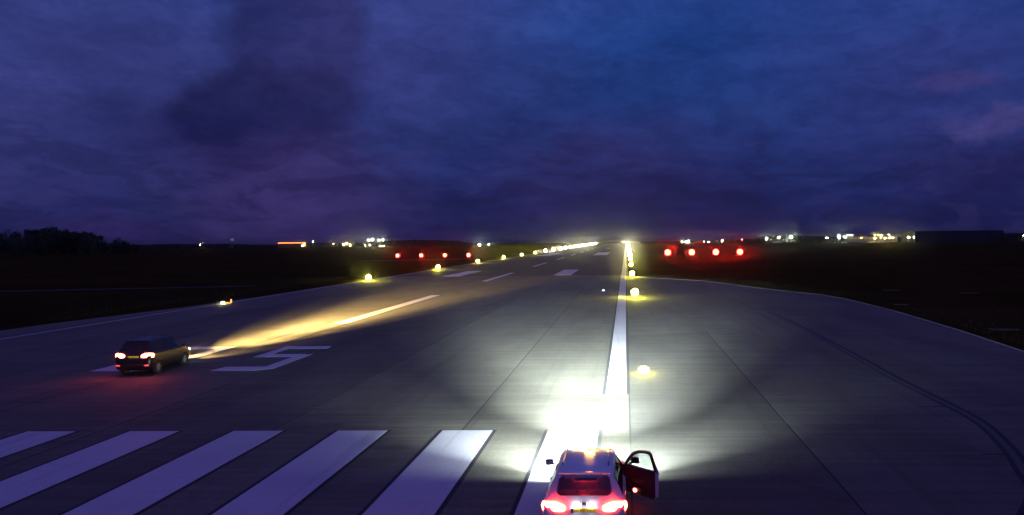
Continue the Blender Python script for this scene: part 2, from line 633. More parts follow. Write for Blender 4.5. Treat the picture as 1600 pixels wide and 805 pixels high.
def merge_digit(name, polys, x0, y0):
    # every stroke sits a hair above the last so that no two faces share a plane
    bm1, bm2 = bmesh.new(), bmesh.new()
    for i, pts in enumerate(polys):
        P = [(x0 + x, y0 + y) for x, y in pts]
        prism(bm1, P, MZ + .002, MZ + .006 + .0006 * i)
        cx = sum(p[0] for p in pts) / len(pts)
        cy = sum(p[1] for p in pts) / len(pts)
        P = [(x0 + x + (.10 if x > cx else -.10), y0 + y + (.07 if y > cy else -.07)) for x, y in pts]
        prism(bm2, P, LZ + .001, LZ + .0022 + .0003 * i)
    finish(bm1, name, white_paint, runway)
    finish(bm2, 'digit_outline', black_paint, runway)


merge_digit('digit_five', five, -21.0, 38.55)
merge_digit('digit_two', two, -27.15, 38.55)

# faint mown tracks and slabs out in the grass
trk = slab('field_track', [at(0, 456), at(400, 447.3), at(400, 446.3), at(0, 454.6)], -.018, -.004, dirt_m, None)
tag(trk, 'faint pale track crossing the dark grass left of runway', kind='structure')
trk = slab('field_track', [at(560, 408.6), at(740, 405.2), at(740, 404.4), at(560, 407.6)], -.018, -.004, dirt_m, None)
tag(trk, 'faint pale path behind the left row of red lights', kind='structure')
for (u0, u1, v) in ((1380, 1407, 453.5), (1500, 1528, 458), (1548, 1592, 515), (1398, 1418, 476)):
    a, b = at(u0, v), at(u1, v)
    c_ = slab('drain_cover', [(a[0], a[1] - .35), (b[0], b[1] - .35), (b[0], b[1] + .35), (a[0], a[1] + .35)], -.018, .03, dirt_m, None)
    tag(c_, 'pale concrete strip lying in the grass beyond the bay', kind='structure')

# grass tufts along the pavement edge and out into the near field
bm = bmesh.new()
rnd = random.Random(3)
edge_pts = BAY_EDGE


def tuft(x, y, s):
    for _ in range(4):
        a = rnd.uniform(0, 6.28)
        lx, ly = math.cos(a), math.sin(a)
        px_, py_ = x + rnd.uniform(-.1, .1), y + rnd.uniform(-.1, .1)
        h = s * rnd.uniform(.6, 1.2)
        w = s * .10
        v0 = bm.verts.new((px_ - ly * w, py_ + lx * w, -.03))
        v1 = bm.verts.new((px_ + ly * w, py_ - lx * w, -.03))
        v2 = bm.verts.new((px_ + lx * h * .5, py_ + ly * h * .5, h))
        bm.faces.new((v0, v1, v2))


for i in range(len(edge_pts) - 1):
    a, b = Vector(edge_pts[i]), Vector(edge_pts[i + 1])
    L = (b - a).length
    nrm = Vector(((b - a).y, -(b - a).x)).normalized()
    if nrm.x < 0:
        nrm = -nrm
    for _ in range(int(L * 22)):
        p = a.lerp(b, rnd.random()) + nrm * (.18 + abs(rnd.gauss(0, 4.0)))
        tuft(p.x, p.y, rnd.uniform(.05, .12))
for i in range(6000):
    y = rnd.uniform(40, 140)
    tuft(-48.4 - abs(rnd.gauss(0, 9)), y, rnd.uniform(.10, .25))
gt = finish(bm, 'grass', mat('grass_blades', (.020, .022, .009), 1.0, var=.4, scale=.7))
tag(gt, 'short rough grass fringing the edges of the pavement', 'grass', kind='stuff')


# ------------------------------------------------------------------ runway lights
def make_edge_light(m_, size, name='runway_edge_light'):
    root = empty(name)
    b1 = bmesh.new()
    tube(b1, (0, 0, -.02), (0, 0, .05), .17, .14, 14)
    tube(b1, (0, 0, .05), (0, 0, .075), .07, .06, 10)
    finish(b1, 'base', galv, root, 30)
    b2 = bmesh.new()
    tube(b2, (0, 0, .07), (0, 0, .22), .035, .035, 8)
    tube(b2, (0, 0, .20), (0, 0, .275), .12, size * 1.2, 20)  # wide skirt added under the lamp to keep its light off the ground
    finish(b2, 'stem_and_skirt', yellow_paint, root, 30)
    b3 = bmesh.new()
    ball(b3, (0, 0, .27 + size * .8), size, 1, 1, .95, 2)
    finish(b3, 'lamp', m_, root, 60)
    return root


edge_proto = make_edge_light(lamp_edge, .38)
far_proto = make_edge_light(lamp_edge_far, .60)
ORD = ['nearest', 'second', 'third', 'fourth', 'fifth', 'sixth', 'seventh', 'eighth']
used = set()


def put_copy(proto, loc, rz=0.0):
    if proto.name in used:
        o = copy_tree(proto)
    else:
        o = proto
        used.add(proto.name)
    o.location = loc
    o.rotation_euler = (0, 0, rz)
    return o


for k in range(22):
    y = 126.0 + 47.4 * k
    o = put_copy(edge_proto if k < 6 else far_proto, (-42.1 - .0015 * (y - 126), y, 0))
    if k == 0:
        lab = 'low yellow edge light on left white line beside dark grass'
    elif k < 7:
        lab = '%s yellow starry edge light counting away along the left runway edge' % ORD[k]
    else:
        lab = 'pale yellow edge light merging into the far left row near the horizon'
    tag(o, lab, 'runway light', 'edge lights along the left side of the runway')
for k in range(24):
    y = 86.0 + 47.4 * k
    o = put_copy(edge_proto if k < 4 else far_proto, (.78 + .0025 * y, y, 0))
    if k == 0:
        lab = 'large starry yellow edge light beside the wide white side stripe'
    elif k == 1:
        lab = 'yellow edge light just below the solid bright column on the right'
    else:
        lab = 'yellow edge light melting into the bright column above the side stripe'
    tag(o, lab, 'runway light', 'edge lights along the right side of the runway')


def make_inset(m_, rad):
    root = empty('inset_light')
    b1 = bmesh.new()
    tube(b1, (0, 0, -.01), (0, 0, .010), min(.16, rad), min(.13, rad), 16)
    finish(b1, 'housing', galv, root, 30)
    b2 = bmesh.new()
    ball(b2, (0, 0, .02 + rad * .4), rad, 1, 1, .75, 2)
    finish(b2, 'lamp', m_, root, 60)
    return root


def glowing_glass(name, color, strength):
    # clear dome of a lit lamp: it shines, and other light still passes through it
    m = bpy.data.materials.new(name)
    m.use_nodes = True
    t = NG(m.node_tree)
    m.node_tree.nodes.clear()
    e = t.n('ShaderNodeEmission')
    e.inputs[0].default_value = (*color, 1)
    e.inputs[1].default_value = strength
    tr = t.n('ShaderNodeBsdfTransparent')
    ad = t.n('ShaderNodeAddShader')
    ou = t.n('ShaderNodeOutputMaterial')
    m.node_tree.links.new(e.outputs[0], ad.inputs[0])
    m.node_tree.links.new(tr.outputs[0], ad.inputs[1])
    m.node_tree.links.new(ad.outputs[0], ou.inputs[0])
    return m


o = make_inset(glowing_glass('inset_warm', (1.0, .88, .02), 70), .27)
o.location = (.82, 37.4, LZ)
tag(o, 'round flush yellow light set in concrete ahead of the white car', 'runway light')
o = make_inset(glow('inset_white', (.8, 1.0, .9), 120), .035)
o.location = (-2.82, 97.4, LZ)
tag(o, 'tiny white flush light glinting in concrete left of side stripe', 'runway light')
# nearest light on the left edge, broken white and orange glints
root = empty('runway_edge_light', (-41.75, 80.0, 0))
b1 = bmesh.new()
tube(b1, (0, 0, -.02), (0, 0, .08), .18, .13, 14)
finish(b1, 'base', galv, root, 30)
b1 = bmesh.new()
box(b1, .12, .0, .14, .5, .25, .12, .1, .02)
finish(b1, 'housing', yellow_paint, root, 30)
b1 = bmesh.new()
ball(b1, (-.28, -.12, .20), .10, 1.7, 1, .8, 2)
finish(b1, 'lamp', glow('nearest_lamp', (1.0, .90, .42), 90), root, 60)
b1 = bmesh.new()
box(b1, .30, -.14, .17, .55, .05, .07)
box(b1, .62, -.14, .38, .12, .05, .36)
finish(b1, 'marker_strip', glow('marker_orange', (1.0, .36, .03), 2.2), root)
tag(root, 'low white light with orange marker on left edge line', 'runway light', 'edge lights along the left side of the runway')


# ------------------------------------------------------------------ red slope indicator units
def make_unit(lens_m, rad):
    root = empty('slope_indicator_light')
    b1 = bmesh.new()
    box(b1, 0, .35, .28 + rad, rad * 2.4, .9, rad * 1.9, 0, .05)
    box(b1, 0, -.30, .40 + rad * 2.15, rad * 2.3, .34, .03)
    finish(b1, 'housing', mat('orange_housing', (.55, .22, .03), .5, var=.1), root, 30)
    for sx in (-.36, .36):
        for sy in (-.05, .75):
            b2 = bmesh.new()
            tube(b2, (sx, sy, -.02), (sx, sy, .30), .03, .03, 8)
            tube(b2, (sx, sy, -.02), (sx, sy, .03), .09, .09, 8)
            finish(b2, 'leg', galv, root, 30)
    b3 = bmesh.new()
    ball(b3, (0, -.22, .40 + rad), rad, 1, .35, 1, 3)
    finish(b3, 'lens', lens_m, root, 60)
    b3 = bmesh.new()
    tube(b3, (0, -.23, .40 + rad), (0, -.10, .40 + rad), rad * 1.12, rad * 1.12, 28)
    finish(b3, 'lens_ring', galv, root, 30)
    return root


unit = make_unit(lamp_red, .58)
unit_bright = make_unit(lamp_red_bright, .92)
names_l = ['innermost red lamp unit of the left row, beside a yellow edge light', 'second red lamp unit from the inside in the left row',
           'third red lamp unit from the inside in the left row', 'outermost red lamp unit of the left row in dark grass']
names_r = ['innermost and brightest red lamp unit right of the bright column', 'second red lamp unit right of the bright column',
           'third red lamp unit right of the bright column', 'outermost red lamp unit on the right of the runway']
for k in range(4):
    o = put_copy(unit, (-59.3 - 9 * k, 291.7, 0))
    tag(o, names_l[k], 'runway light', 'red slope indicator lights left of the runway')
for k in range(4):
    o = put_copy(unit_bright, (15.8 + 9 * k, 291.7, 0))
    o.scale = (1, 1, 1)
    tag(o, names_r[k], 'runway light', 'red slope indicator lights right of the runway')

# ------------------------------------------------------------------ cars
car_paint_white = mat('white_car_paint', (.78, .78, .80), .28, coat=.6, var=.02, scale=2)
car_paint_dark = mat('dark_car_paint', (.006, .006, .008), .35, coat=.25, var=.05, scale=2)
car_glass = mat('car_glass', (.010, .008, .010), .06, coat=.2)
rubber = mat('rubber', (.02, .02, .02), .8, var=.2, scale=20)
trim_black = mat('black_trim', (.02, .018, .020), .5, var=.2, scale=9)
cloth_dark = mat('dark_upholstery', (.035, .03, .035), .9, var=.3, scale=12)
shelf_m = mat('grey_interior_trim', (.24, .20, .21), .9, var=.25, scale=12)
chrome = mat('chrome', (.7, .7, .7), .15, 1.0)
alloy = mat('alloy', (.5, .5, .52), .3, .9, var=.1)
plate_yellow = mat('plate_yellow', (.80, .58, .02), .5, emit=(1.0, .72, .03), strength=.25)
plate_blue = mat('plate_blue', (.10, .05, .45), .5)
plate_ink = mat('plate_ink', (.12, .07, .01), .6)
tail_m = glow('tail_lamp', (1.0, .026, .009), 200)
tail_m2 = glow('tail_lamp_far', (1.0, .08, .03), 90)
reflector_glow_m = glow('reflector_glow', (1.0, .05, .03), 1.5)  # bumper reflectors given a faint red glow of their own
head_m = glow('head_lamp', (1.0, .95, .85), 40)
amber_m = glow('amber_beacon', (1.0, .42, .04), 100)
plate_lamp_m = glow('plate_lamp', (1.0, .93, 1.0), 60)
door_lamp_m = glow('door_lamp', (1.0, .12, .08), 60)

# station: y, half width, z bottom, z belt, half width of glasshouse foot, half width at roof, z roof
ST = [(-2.08, .62, .38, .58, .55, .50, .60), (-2.06, .74, .30, .68, .70, .62, .70), (-1.99, .83, .24, .80, .78, .70, .83),
      (-1.93, .86, .23, .93, .82, .72, .97), (-1.88, .870, .22, .97, .83, .70, 1.06), (-1.76, .873, .21, .98, .825, .66, 1.27),
      (-1.66, .875, .20, .98, .822, .625, 1.435), (-1.60, .876, .20, .98, .820, .615, 1.475), (-1.2, .878, .19, .975, .815, .62, 1.505),
      (-.6, .88, .18, .965, .812, .63, 1.525), (-.1, .88, .18, .955, .812, .63, 1.515), (.20, .88, .18, .95, .812, .625, 1.475),
      (.50, .878, .18, .945, .81, .64, 1.34), (.80, .875, .18, .94, .80, .67, 1.17), (1.08, .870, .18, .935, .79, .70, .985),
      (1.25, .866, .18, .915, .78, .68, .950), (1.55, .855, .19, .86, .76, .64, .895), (1.80, .83, .21, .78, .72, .60, .815),
      (1.97, .77, .24, .68, .64, .52, .715), (2.05, .66, .30, .58, .55, .45, .61), (2.08, .52, .36, .50, .42, .36, .52)]


def interp(y):
    if y <= ST[0][0]:
        return ST[0]
    for a, b in zip(ST[:-1], ST[1:]):
        if y <= b[0]:
            t = (y - a[0]) / (b[0] - a[0])
            return tuple(p + (q - p) * t for p, q in zip(a, b))
    return ST[-1]


def section(s, zs):
    y, w, zb, zl, wg, wr, zr = s
    half = [(0, zb), (w * .80, zb), (w * .955, zb + .07), (w * .99, zb + .18), (w, (zb + zl) * .52), (w * .992, zl - .10), (w * .975, zl - .03),
            (wg, zl + .01), (wg + (wr - wg) * .5, zl + (zr - zl) * .52), (wr, zr - (zr - zl) * .10), (wr - .05, zr - (zr - zl) * .03), (wr - .13, zr), (wr * .45, zr + .012), (0, zr + .016)]
    pts = half + [(-x, z) for x, z in reversed(half[1:-1])]
    return [(x, y, z * zs) for x, z in pts]


def side_pt(y, t, sgn, zs, off=.006):
    s = interp(y)
    _, w, zb, zl, wg, wr, zr = s
    if t < .52:
        k = t / .52
        x = wg + (wr - wg) * .5 * k
        z = zl + .01 + (.52 * (zr - zl) - .01) * k
    else:
        k = (t - .52) / .38
        x = wg + (wr - wg) * (.5 + .5 * k)
        z = zl + (zr - zl) * (.52 + .38 * k)
    return Vector((sgn * (x + off), y, (z + off * .4) * zs))


def top_pt(x, y, zs, off=.006):
    return Vector((x, y, (interp(y)[6] + .013) * zs + off))


def panel(name, grid, thick_dir, th, m_, parent, smooth=40):
    """closed thin panel over a grid of points"""
    bm = bmesh.new()
    top = [[bm.verts.new(p) for p in row] for row in grid]
    bot = [[bm.verts.new(Vector(p) - Vector(thick_dir) * th) for p in row] for row in grid]
    n, k = len(grid), len(grid[0])
    for i in range(n - 1):
        for j in range(k - 1):
            bm.faces.new((top[i][j], top[i][j + 1], top[i + 1][j + 1], top[i + 1][j]))
            bm.faces.new((bot[i][j], bot[i + 1][j], bot[i + 1][j + 1], bot[i][j + 1]))
    ring = [(0, j) for j in range(k)] + [(i, k - 1) for i in range(1, n)] + [(n - 1, j) for j in range(k - 2, -1, -1)] + [(i, 0) for i in range(n - 2, 0, -1)]
    for (a, b) in zip(ring, ring[1:] + ring[:1]):
        bm.faces.new((top[a[0]][a[1]], bot[a[0]][a[1]], bot[b[0]][b[1]], top[b[0]][b[1]]))
    return finish(bm, name, m_, parent, smooth)


def wheel(parent, x, y, r=.32, wdt=.2):
    b = bmesh.new()
    M = Matrix.Translation((x, y, r)) @ Matrix.Rotation(R(90), 4, 'Y')
    seg = 32
    prof = [(r * .62, wdt / 2), (r * .92, wdt / 2), (r, wdt * .36), (r, -wdt * .36), (r * .92, -wdt / 2), (r * .62, -wdt / 2)]
    rings = []
    for i in range(seg):
        a = i * 2 * math.pi / seg
        rings.append([b.verts.new(M @ Vector((math.cos(a) * q, math.sin(a) * q, h))) for q, h in prof])
    for i in range(seg):
        for j in range(len(prof)):
            k = (j + 1) % len(prof)
            b.faces.new((rings[i][j], rings[i][k], rings[(i + 1) % seg][k], rings[(i + 1) % seg][j]))
    wo = finish(b, 'wheel', rubber, parent, 40)
    b = bmesh.new()
    sg = 1 if x > 0 else -1
    tube(b, (x - sg * wdt * .3, y, r), (x + sg * wdt * .32, y, r), r * .62, r * .6, 28)
    for q in range(5):
        a = q * 2 * math.pi / 5
        c = (x + sg * wdt * .36, y + math.cos(a) * r * .34, r + math.sin(a) * r * .34)
        M2 = Matrix.Translation(c) @ Matrix.Rotation(a, 4, 'X') @ Matrix.Diagonal((.03, r * .52, r * .16, 1))
        bmesh.ops.create_cube(b, size=1, matrix=M2)
    finish(b, 'rim', alloy, wo, 40)
    return wo


def build_car(name, loc, rz, paint, zs, white, tm):
    root = empty(name, loc, rz)
    ys_ = []
    for a, b in zip(ST[:-1], ST[1:]):
        n = 1 if b[0] - a[0] < .1 else (2 if b[0] - a[0] < .25 else 3)
        ys_ += [a[0] + (b[0] - a[0]) * i / n for i in range(n)]
    ys_.append(ST[-1][0])
    bm = bmesh.new()
    rows = [[bm.verts.new(p) for p in section(interp(y), zs)] for y in ys_]
    n = len(rows[0])
    for a, b in zip(rows[:-1], rows[1:]):
        for j in range(n):
            bm.faces.new((a[j], a[(j + 1) % n], b[(j + 1) % n], b[j]))
    bm.faces.new(rows[0])
    bm.faces.new(rows[-1][::-1])
    body = finish(bm, 'body', [paint, trim_black, cloth_dark], root, 38)
    # wheel arches, cabin and door opening cut out of the shell
    cut = bmesh.new()
    for y in (-1.28, 1.30):
        for s in (-1, 1):
            tube(cut, (s * .60, y, .31), (s * 1.1, y, .31), .37, .37, 32, 1)
    cutter = finish(cut, 'cutter', [paint, trim_black, cloth_dark], None)
    for f in cutter.data.polygons:
        f.material_index = 1
    cutters = [cutter]
    if white:
        cab = bmesh.new()
        ycab = [-1.78, -1.68, -1.60, -1.2, -.6, -.1, .2, .5, .75, .95]
        rows2 = []
        for y in ycab:
            q = interp(y)
            rows2.append([cab.verts.new(p) for p in section((y, q[1] - .07, .31, q[3] - .02, q[4] - .06, q[5] - .05, q[6] - .06), zs)])
        n2 = len(rows2[0])
        for a, b in zip(rows2[:-1], rows2[1:]):
            for j in range(n2):
                cab.faces.new((a[j], a[(j + 1) % n2], b[(j + 1) % n2], b[j]))
        cab.faces.new(rows2[0])
        cab.faces.new(rows2[-1][::-1])
        cc = finish(cab, 'cutter', [paint, trim_black, cloth_dark], None)
        for f in cc.data.polygons:
            f.material_index = 2
        cutters.append(cc)
        dr = bmesh.new()
        pro = [(.92, .30), (.92, .93), (.84, .98), (.30, 1.40), (-.04, 1.41), (-.04, .30)]
        a = [dr.verts.new((.42, y, z)) for y, z in pro]
        b = [dr.verts.new((1.2, y, z)) for y, z in pro]
        dr.faces.new(a)
        dr.faces.new(b[::-1])
        for i in range(len(pro)):
            dr.faces.new((a[i], b[i], b[(i + 1) % len(pro)], a[(i + 1) % len(pro)]))
        dd = finish(dr, 'cutter', [paint, trim_black, cloth_dark], None)
        for f in dd.data.polygons:
            f.material_index = 2
        cutters.append(dd)
        wr_ = bmesh.new()
        pro = [(-.50, 1.09), (.50, 1.09), (.555, 1.14), (.53, 1.37), (.48, 1.41), (-.48, 1.41), (-.53, 1.37), (-.555, 1.14)]
        a = [wr_.verts.new((x, -2.2, z)) for x, z in pro]
        b = [wr_.verts.new((x, -1.60, z - .02)) for x, z in pro]
        wr_.faces.new(a)
        wr_.faces.new(b[::-1])
        for i in range(len(pro)):
            wr_.faces.new((a[i], b[i], b[(i + 1) % len(pro)], a[(i + 1) % len(pro)]))
        ww = finish(wr_, 'cutter', [paint, trim_black, cloth_dark], None)
        for f in ww.data.polygons:
            f.material_index = 1
        cutters.append(ww)
    for c in cutters:
        c.parent = None
        md = body.modifiers.new('cut', 'BOOLEAN')
        md.operation = 'DIFFERENCE'
        md.solver = 'EXACT'
        md.object = c
        try:
            md.material_mode = 'TRANSFER'
        except Exception:
            pass
    bpy.context.view_layer.update()
    dg = bpy.context.evaluated_depsgraph_get()
    # the body is parented; the boolean works in its own space, so bake with the root at the origin
    keep = (root.location.copy(), root.rotation_euler.copy())
    root.location = (0, 0, 0)
    root.rotation_euler = (0, 0, 0)
    bpy.context.view_layer.update()
    dg = bpy.context.evaluated_depsgraph_get()
    me = bpy.data.meshes.new_from_object(body.evaluated_get(dg))
    body.modifiers.clear()
    body.data = me
    try:
        me.shade_smooth()
        me.set_sharp_from_angle(angle=R(38))
    except Exception:
        pass
    for c in cutters:
        bpy.data.objects.remove(c)
    root.location, root.rotation_euler = keep

    # glass
    rows_ = []
    for i in range(7):
        y = -1.87 + (.20) * i / 6
        f = i / 6
        wd = .60 - .07 * f - (.05 if i in (0, 6) else 0)
        rows_.append([top_pt(-wd + 2 * wd * j / 12, y, zs, .012) for j in range(13)])
    panel('rear_window', rows_, (0, -.7, .5), .012, tinted_pane if white else car_glass, root)
    rows_ = []
    for i in range(7):
        y = .27 + .77 * i / 6
        wd = .60 + .06 * i / 6
        rows_.append([top_pt(-wd + 2 * wd * j / 10, y, zs, .010) for j in range(11)])
    panel('windscreen', rows_, (0, .5, .7), .012, car_glass, root)
    for s in (-1, 1):
        spans = [(-1.62, -1.0, 'quarter_window'), (-.95, -.12, 'rear_door_window')]
        if s == -1 or not white:
            spans.append((-.04, .62, 'front_door_window'))
        for a, b, nm in spans:
            grid = []
            for i in range(6):
                y = a + (b - a) * i / 5
                lim = .86
                row = []
                for j in range(5):
                    t = .06 + (lim - .06) * j / 4
                    row.append(side_pt(y, t, s, zs))
                grid.append(row)
            panel(nm, grid, (s, 0, 0), .01, car_glass, root)
    # door handles and seams on the closed doors
    for s in (-1, 1):
        for y in ((-.62, .18) if (s == -1 or not white) else (-.62,)):
            b = bmesh.new()
            box(b, s * .895, y, .82 * zs, .035, .19, .035, 0, .01)
            finish(b, 'door_handle', trim_black if white else paint, root, 40)
        for y in ((-1.0, -.08, .93) if (s == -1 or not white) else (-1.0,)):
            b = bmesh.new()
            box(b, s * .8765, y, .60 * zs, .008, .012, .62 * zs)
            finish(b, 'door_seam', trim_black, root)
    # mirrors
    for s in ((-1,) if white else (-1, 1)):
        b = bmesh.new()
        box(b, s * 1.0, .92, .985 * zs, .20, .12, .15, s * -.15, .035)
        tube(b, (s * .84, .92, .93 * zs), (s * .95, .92, .95 * zs), .022, .022, 8)
        mo = finish(b, 'wing_mirror', trim_black, root, 40)
        b = bmesh.new()
        box(b, s * 1.0, .858, .985 * zs, .15, .006, .10, s * -.15)
        finish(b, 'mirror_glass', chrome, mo)
    # roof rails
    for s in (-1, 1):
        b = bmesh.new()
        P = [(s * .50, y, (interp(y)[6] + .07) * zs) for y in (-1.15, -.8, -.3, .08)]
        for p, q in zip(P[:-1], P[1:]):
            tube(b, p, q, .014, .014, 8)
        for p in (P[0], P[-1]):
            tube(b, p, (p[0], p[1], p[2] - .07), .016, .02, 8)
        finish(b, 'roof_rail', alloy if white else trim_black, root, 40)
    # tailgate seam, spoiler lip, bumper strip
    b = bmesh.new()
    box(b, 0, -1.615, 1.478 * zs, 1.12, .10, .028, 0, .01)
    finish(b, 'spoiler', paint, root, 30)
    b = bmesh.new()
    box(b, 0, -2.065, .50 * zs, 1.15, .05, .10, 0, .015)
    finish(b, 'bumper_insert', trim_black if not white else paint, root, 30)
    b = bmesh.new()
    box(b, 0, -1.91, 1.005 * zs, .9, .008, .008)
    finish(b, 'tailgate_seam', trim_black, root)
    b = bmesh.new()
    tube(b, (0, -1.88, 1.10 * zs), (.30, -1.80, 1.24 * zs), .008, .006, 6)
    finish(b, 'rear_wiper', trim_black, root, 40)
    # badge: a small standing shield with a notched outline
    b = bmesh.new()
    pts = [(-.045, .05), (0, .065), (.045, .05), (.038, -.02), (0, -.06), (-.038, -.02)]
    f0 = [b.verts.new((x, -1.965, .905 * zs + z)) for x, z in pts]
    f1 = [b.verts.new((x, -1.945, .905 * zs + z)) for x, z in pts]
    b.faces.new(f0)
    b.faces.new(f1[::-1])
    for i in range(6):
        b.faces.new((f0[i], f0[(i + 1) % 6], f1[(i + 1) % 6], f1[i]))
    finish(b, 'badge', chrome, root, 20)
    # tail lamps wrapped round the corners
    for s in (-1, 1):
        grid = []
        zl0, zl1 = (.74 * zs, .965 * zs)
        ctrl = [(.40, -1.985, .35), (.50, -1.98, .7), (.60, -1.97, .95), (.70, -1.945, 1), (.785, -1.935, 1), (.85, -1.885, .9), (.885, -1.80, .6)]
        for (x, y, hfrac) in ctrl:
            zm = (zl0 + zl1) / 2 + .01 * hfrac
            hh = (zl1 - zl0) / 2 * max(.35, hfrac)
            row = []
            for j in range(5):
                q = -1 + j / 2
                bulge = .018 * (1 - q * q)
                row.append(Vector((s * (x + bulge * (1 if x > .8 else .2)), y - bulge - .012 - .02 * (q < 0) , zm + hh * q)))
            grid.append(row)
        tl = panel('tail_lamp', grid, (0, -1, 0), .05, tm, root)
        b = bmesh.new()
        box(b, s * .66, -2.06, .46 * zs, .22, .04, .07, 0, .015)
        finish(b, 'rear_reflector', reflector_glow_m, root, 30)
    # number plate
    b = bmesh.new()
    box(b, 0, -2.015, .80 * zs, .54, .016, .125, 0, .006)
    pl = finish(b, 'number_plate', plate_yellow, root, 30)
    b = bmesh.new()
    box(b, -.245, -2.026, .80 * zs, .05, .006, .118)
    finish(b, 'plate_band', plate_blue, pl)
    b = bmesh.new()
    px_ = -.19
    for wdt, hh in ((.045, .07), (.04, .07), (.0, 0), (.05, .075), (.042, .075), (.0, 0), (.045, .07), (.04, .07), (.045, .07)):
        if wdt:
            # strokes that read as worn characters: two uprights and a cross bar
            box(b, px_ - wdt * .38, -2.0265, .80 * zs, .009, .004, hh)
            box(b, px_ + wdt * .38, -2.0270, .80 * zs, .009, .004, hh * .7)
            box(b, px_, -2.0275, .80 * zs + hh * .3, wdt * .8, .004, .010)
            px_ += .056
        else:
            px_ += .03
    finish(b, 'plate_characters', plate_ink, pl)
    if white:
        for s in (-1, 1):
            b = bmesh.new()
            box(b, s * .16, -2.02, .895 * zs, .10, .03, .02)
            finish(b, 'plate_lamp', plate_lamp_m, root)
    # front end
    b = bmesh.new()
    box(b, 0, 2.055, .56 * zs, .8, .05, .12, 0, .02)
    box(b, 0, 2.06, .36 * zs, .95, .04, .14, 0, .02)
    finish(b, 'grille', trim_black, root, 30)
    for s in (-1, 1):
        b = bmesh.new()
        ball(b, (s * .62, 1.93, .68 * zs), .13, 1.35, .75, .62, 3)
        hl = finish(b, 'headlight', head_m, root, 60)
    for y in (-1.28, 1.30):
        for s in (-1, 1):
            wheel(root, s * .77, y)
    if white:
        # amber beacon on the roof
        b = bmesh.new()
        tube(b, (0.03, .10, 1.50), (0.03, .10, 1.535), .085, .08, 20)
        tube(b, (0.03, .10, 1.535), (0.03, .10, 1.56), .072, .068, 20)
        bk = finish(b, 'beacon', trim_black, root, 30)
        b = bmesh.new()
        ball(b, (0.03, .10, 1.59), .095, 1.25, 1, .72, 3)
        finish(b, 'beacon_dome', amber_m, bk, 60)
        b = bmesh.new()
        for q in (-.05, .0, .07):
            ball(b, (0.03 + q, .10, 1.655), .016, 1, 1, 1, 1)
        finish(b, 'beacon_bulb', glow('amber_bulb', (1.0, .8, .05), 4), bk, 60)
        # seats, dashboard and wheel inside
        b = bmesh.new()
        box(b, 0, -1.48, .99, 1.30, .52, .03, 0, .01)
        finish(b, 'parcel_shelf', shelf_m, root, 30)
        b = bmesh.new()
        box(b, 0, -1.16, .86, 1.32, .14, .62, 0, .05)
        for q in (-.38, .38):
            box(b, q, -1.18, 1.20, .26, .09, .13, 0, .04)
        finish(b, 'rear_seat', shelf_m, root, 40)
        b = bmesh.new()
        box(b, 0, -.35, interp(-.35)[6] - .075, .10, .14, .025, 0, .006)
        box(b, 0, -1.28, interp(-1.28)[6] - .075, .16, .05, .02, 0, .005)
        finish(b, 'added_red_glow', glow('added_red_glow', (1.0, .02, .03), 160), root, 30)  # unseen red source added to redden the rear window and door trim
        for x in (-.36, .36):
            b = bmesh.new()
            box(b, x, .05, .48, .48, .50, .16, 0, .05)
            box(b, x, -.22, .80, .46, .14, .56, 0, .05, rx=.2)
            box(b, x, -.29, 1.14, .24, .09, .16, 0, .04)
            finish(b, 'seat', cloth_dark, root, 40)
        b = bmesh.new()
        box(b, 0, .86, .82, 1.42, .30, .26, 0, .05)
        finish(b, 'dashboard', trim_black, root, 40)
        b = bmesh.new()
        bmesh.ops.create_circle(b, segments=8, radius=.016)
        b.free()
        b = bmesh.new()
        for i in range(20):
            a0, a1 = i * math.pi / 10, (i + 1) * math.pi / 10
            p = lambda a: Vector((.36 + .18 * math.cos(a), .58 + .07 * math.sin(a), .90 + .17 * math.sin(a)))
            tube(b, p(a0), p(a1), .014, .014, 6)
        finish(b, 'steering_wheel', trim_black, root, 60)
        build_door(root)
    return root


def clear_material(name, tint):
    gl = bpy.data.materials.new(name)
    gl.use_nodes = True
    t = NG(gl.node_tree)
    gl.node_tree.nodes.clear()
    tr = t.n('ShaderNodeBsdfTransparent')
    tr.inputs[0].default_value = (*tint, 1)
    gs = t.n('ShaderNodeBsdfGlossy')
    gs.inputs['Roughness'].default_value = .03
    mx = t.n('ShaderNodeMixShader')
    mx.inputs[0].default_value = .08
    ou = t.n('ShaderNodeOutputMaterial')
    gl.node_tree.links.new(tr.outputs[0], mx.inputs[1])
    gl.node_tree.links.new(gs.outputs[0], mx.inputs[2])
    gl.node_tree.links.new(mx.outputs[0], ou.inputs[0])
    return gl


tinted_pane = clear_material('tinted_pane', (.62, .58, .60))


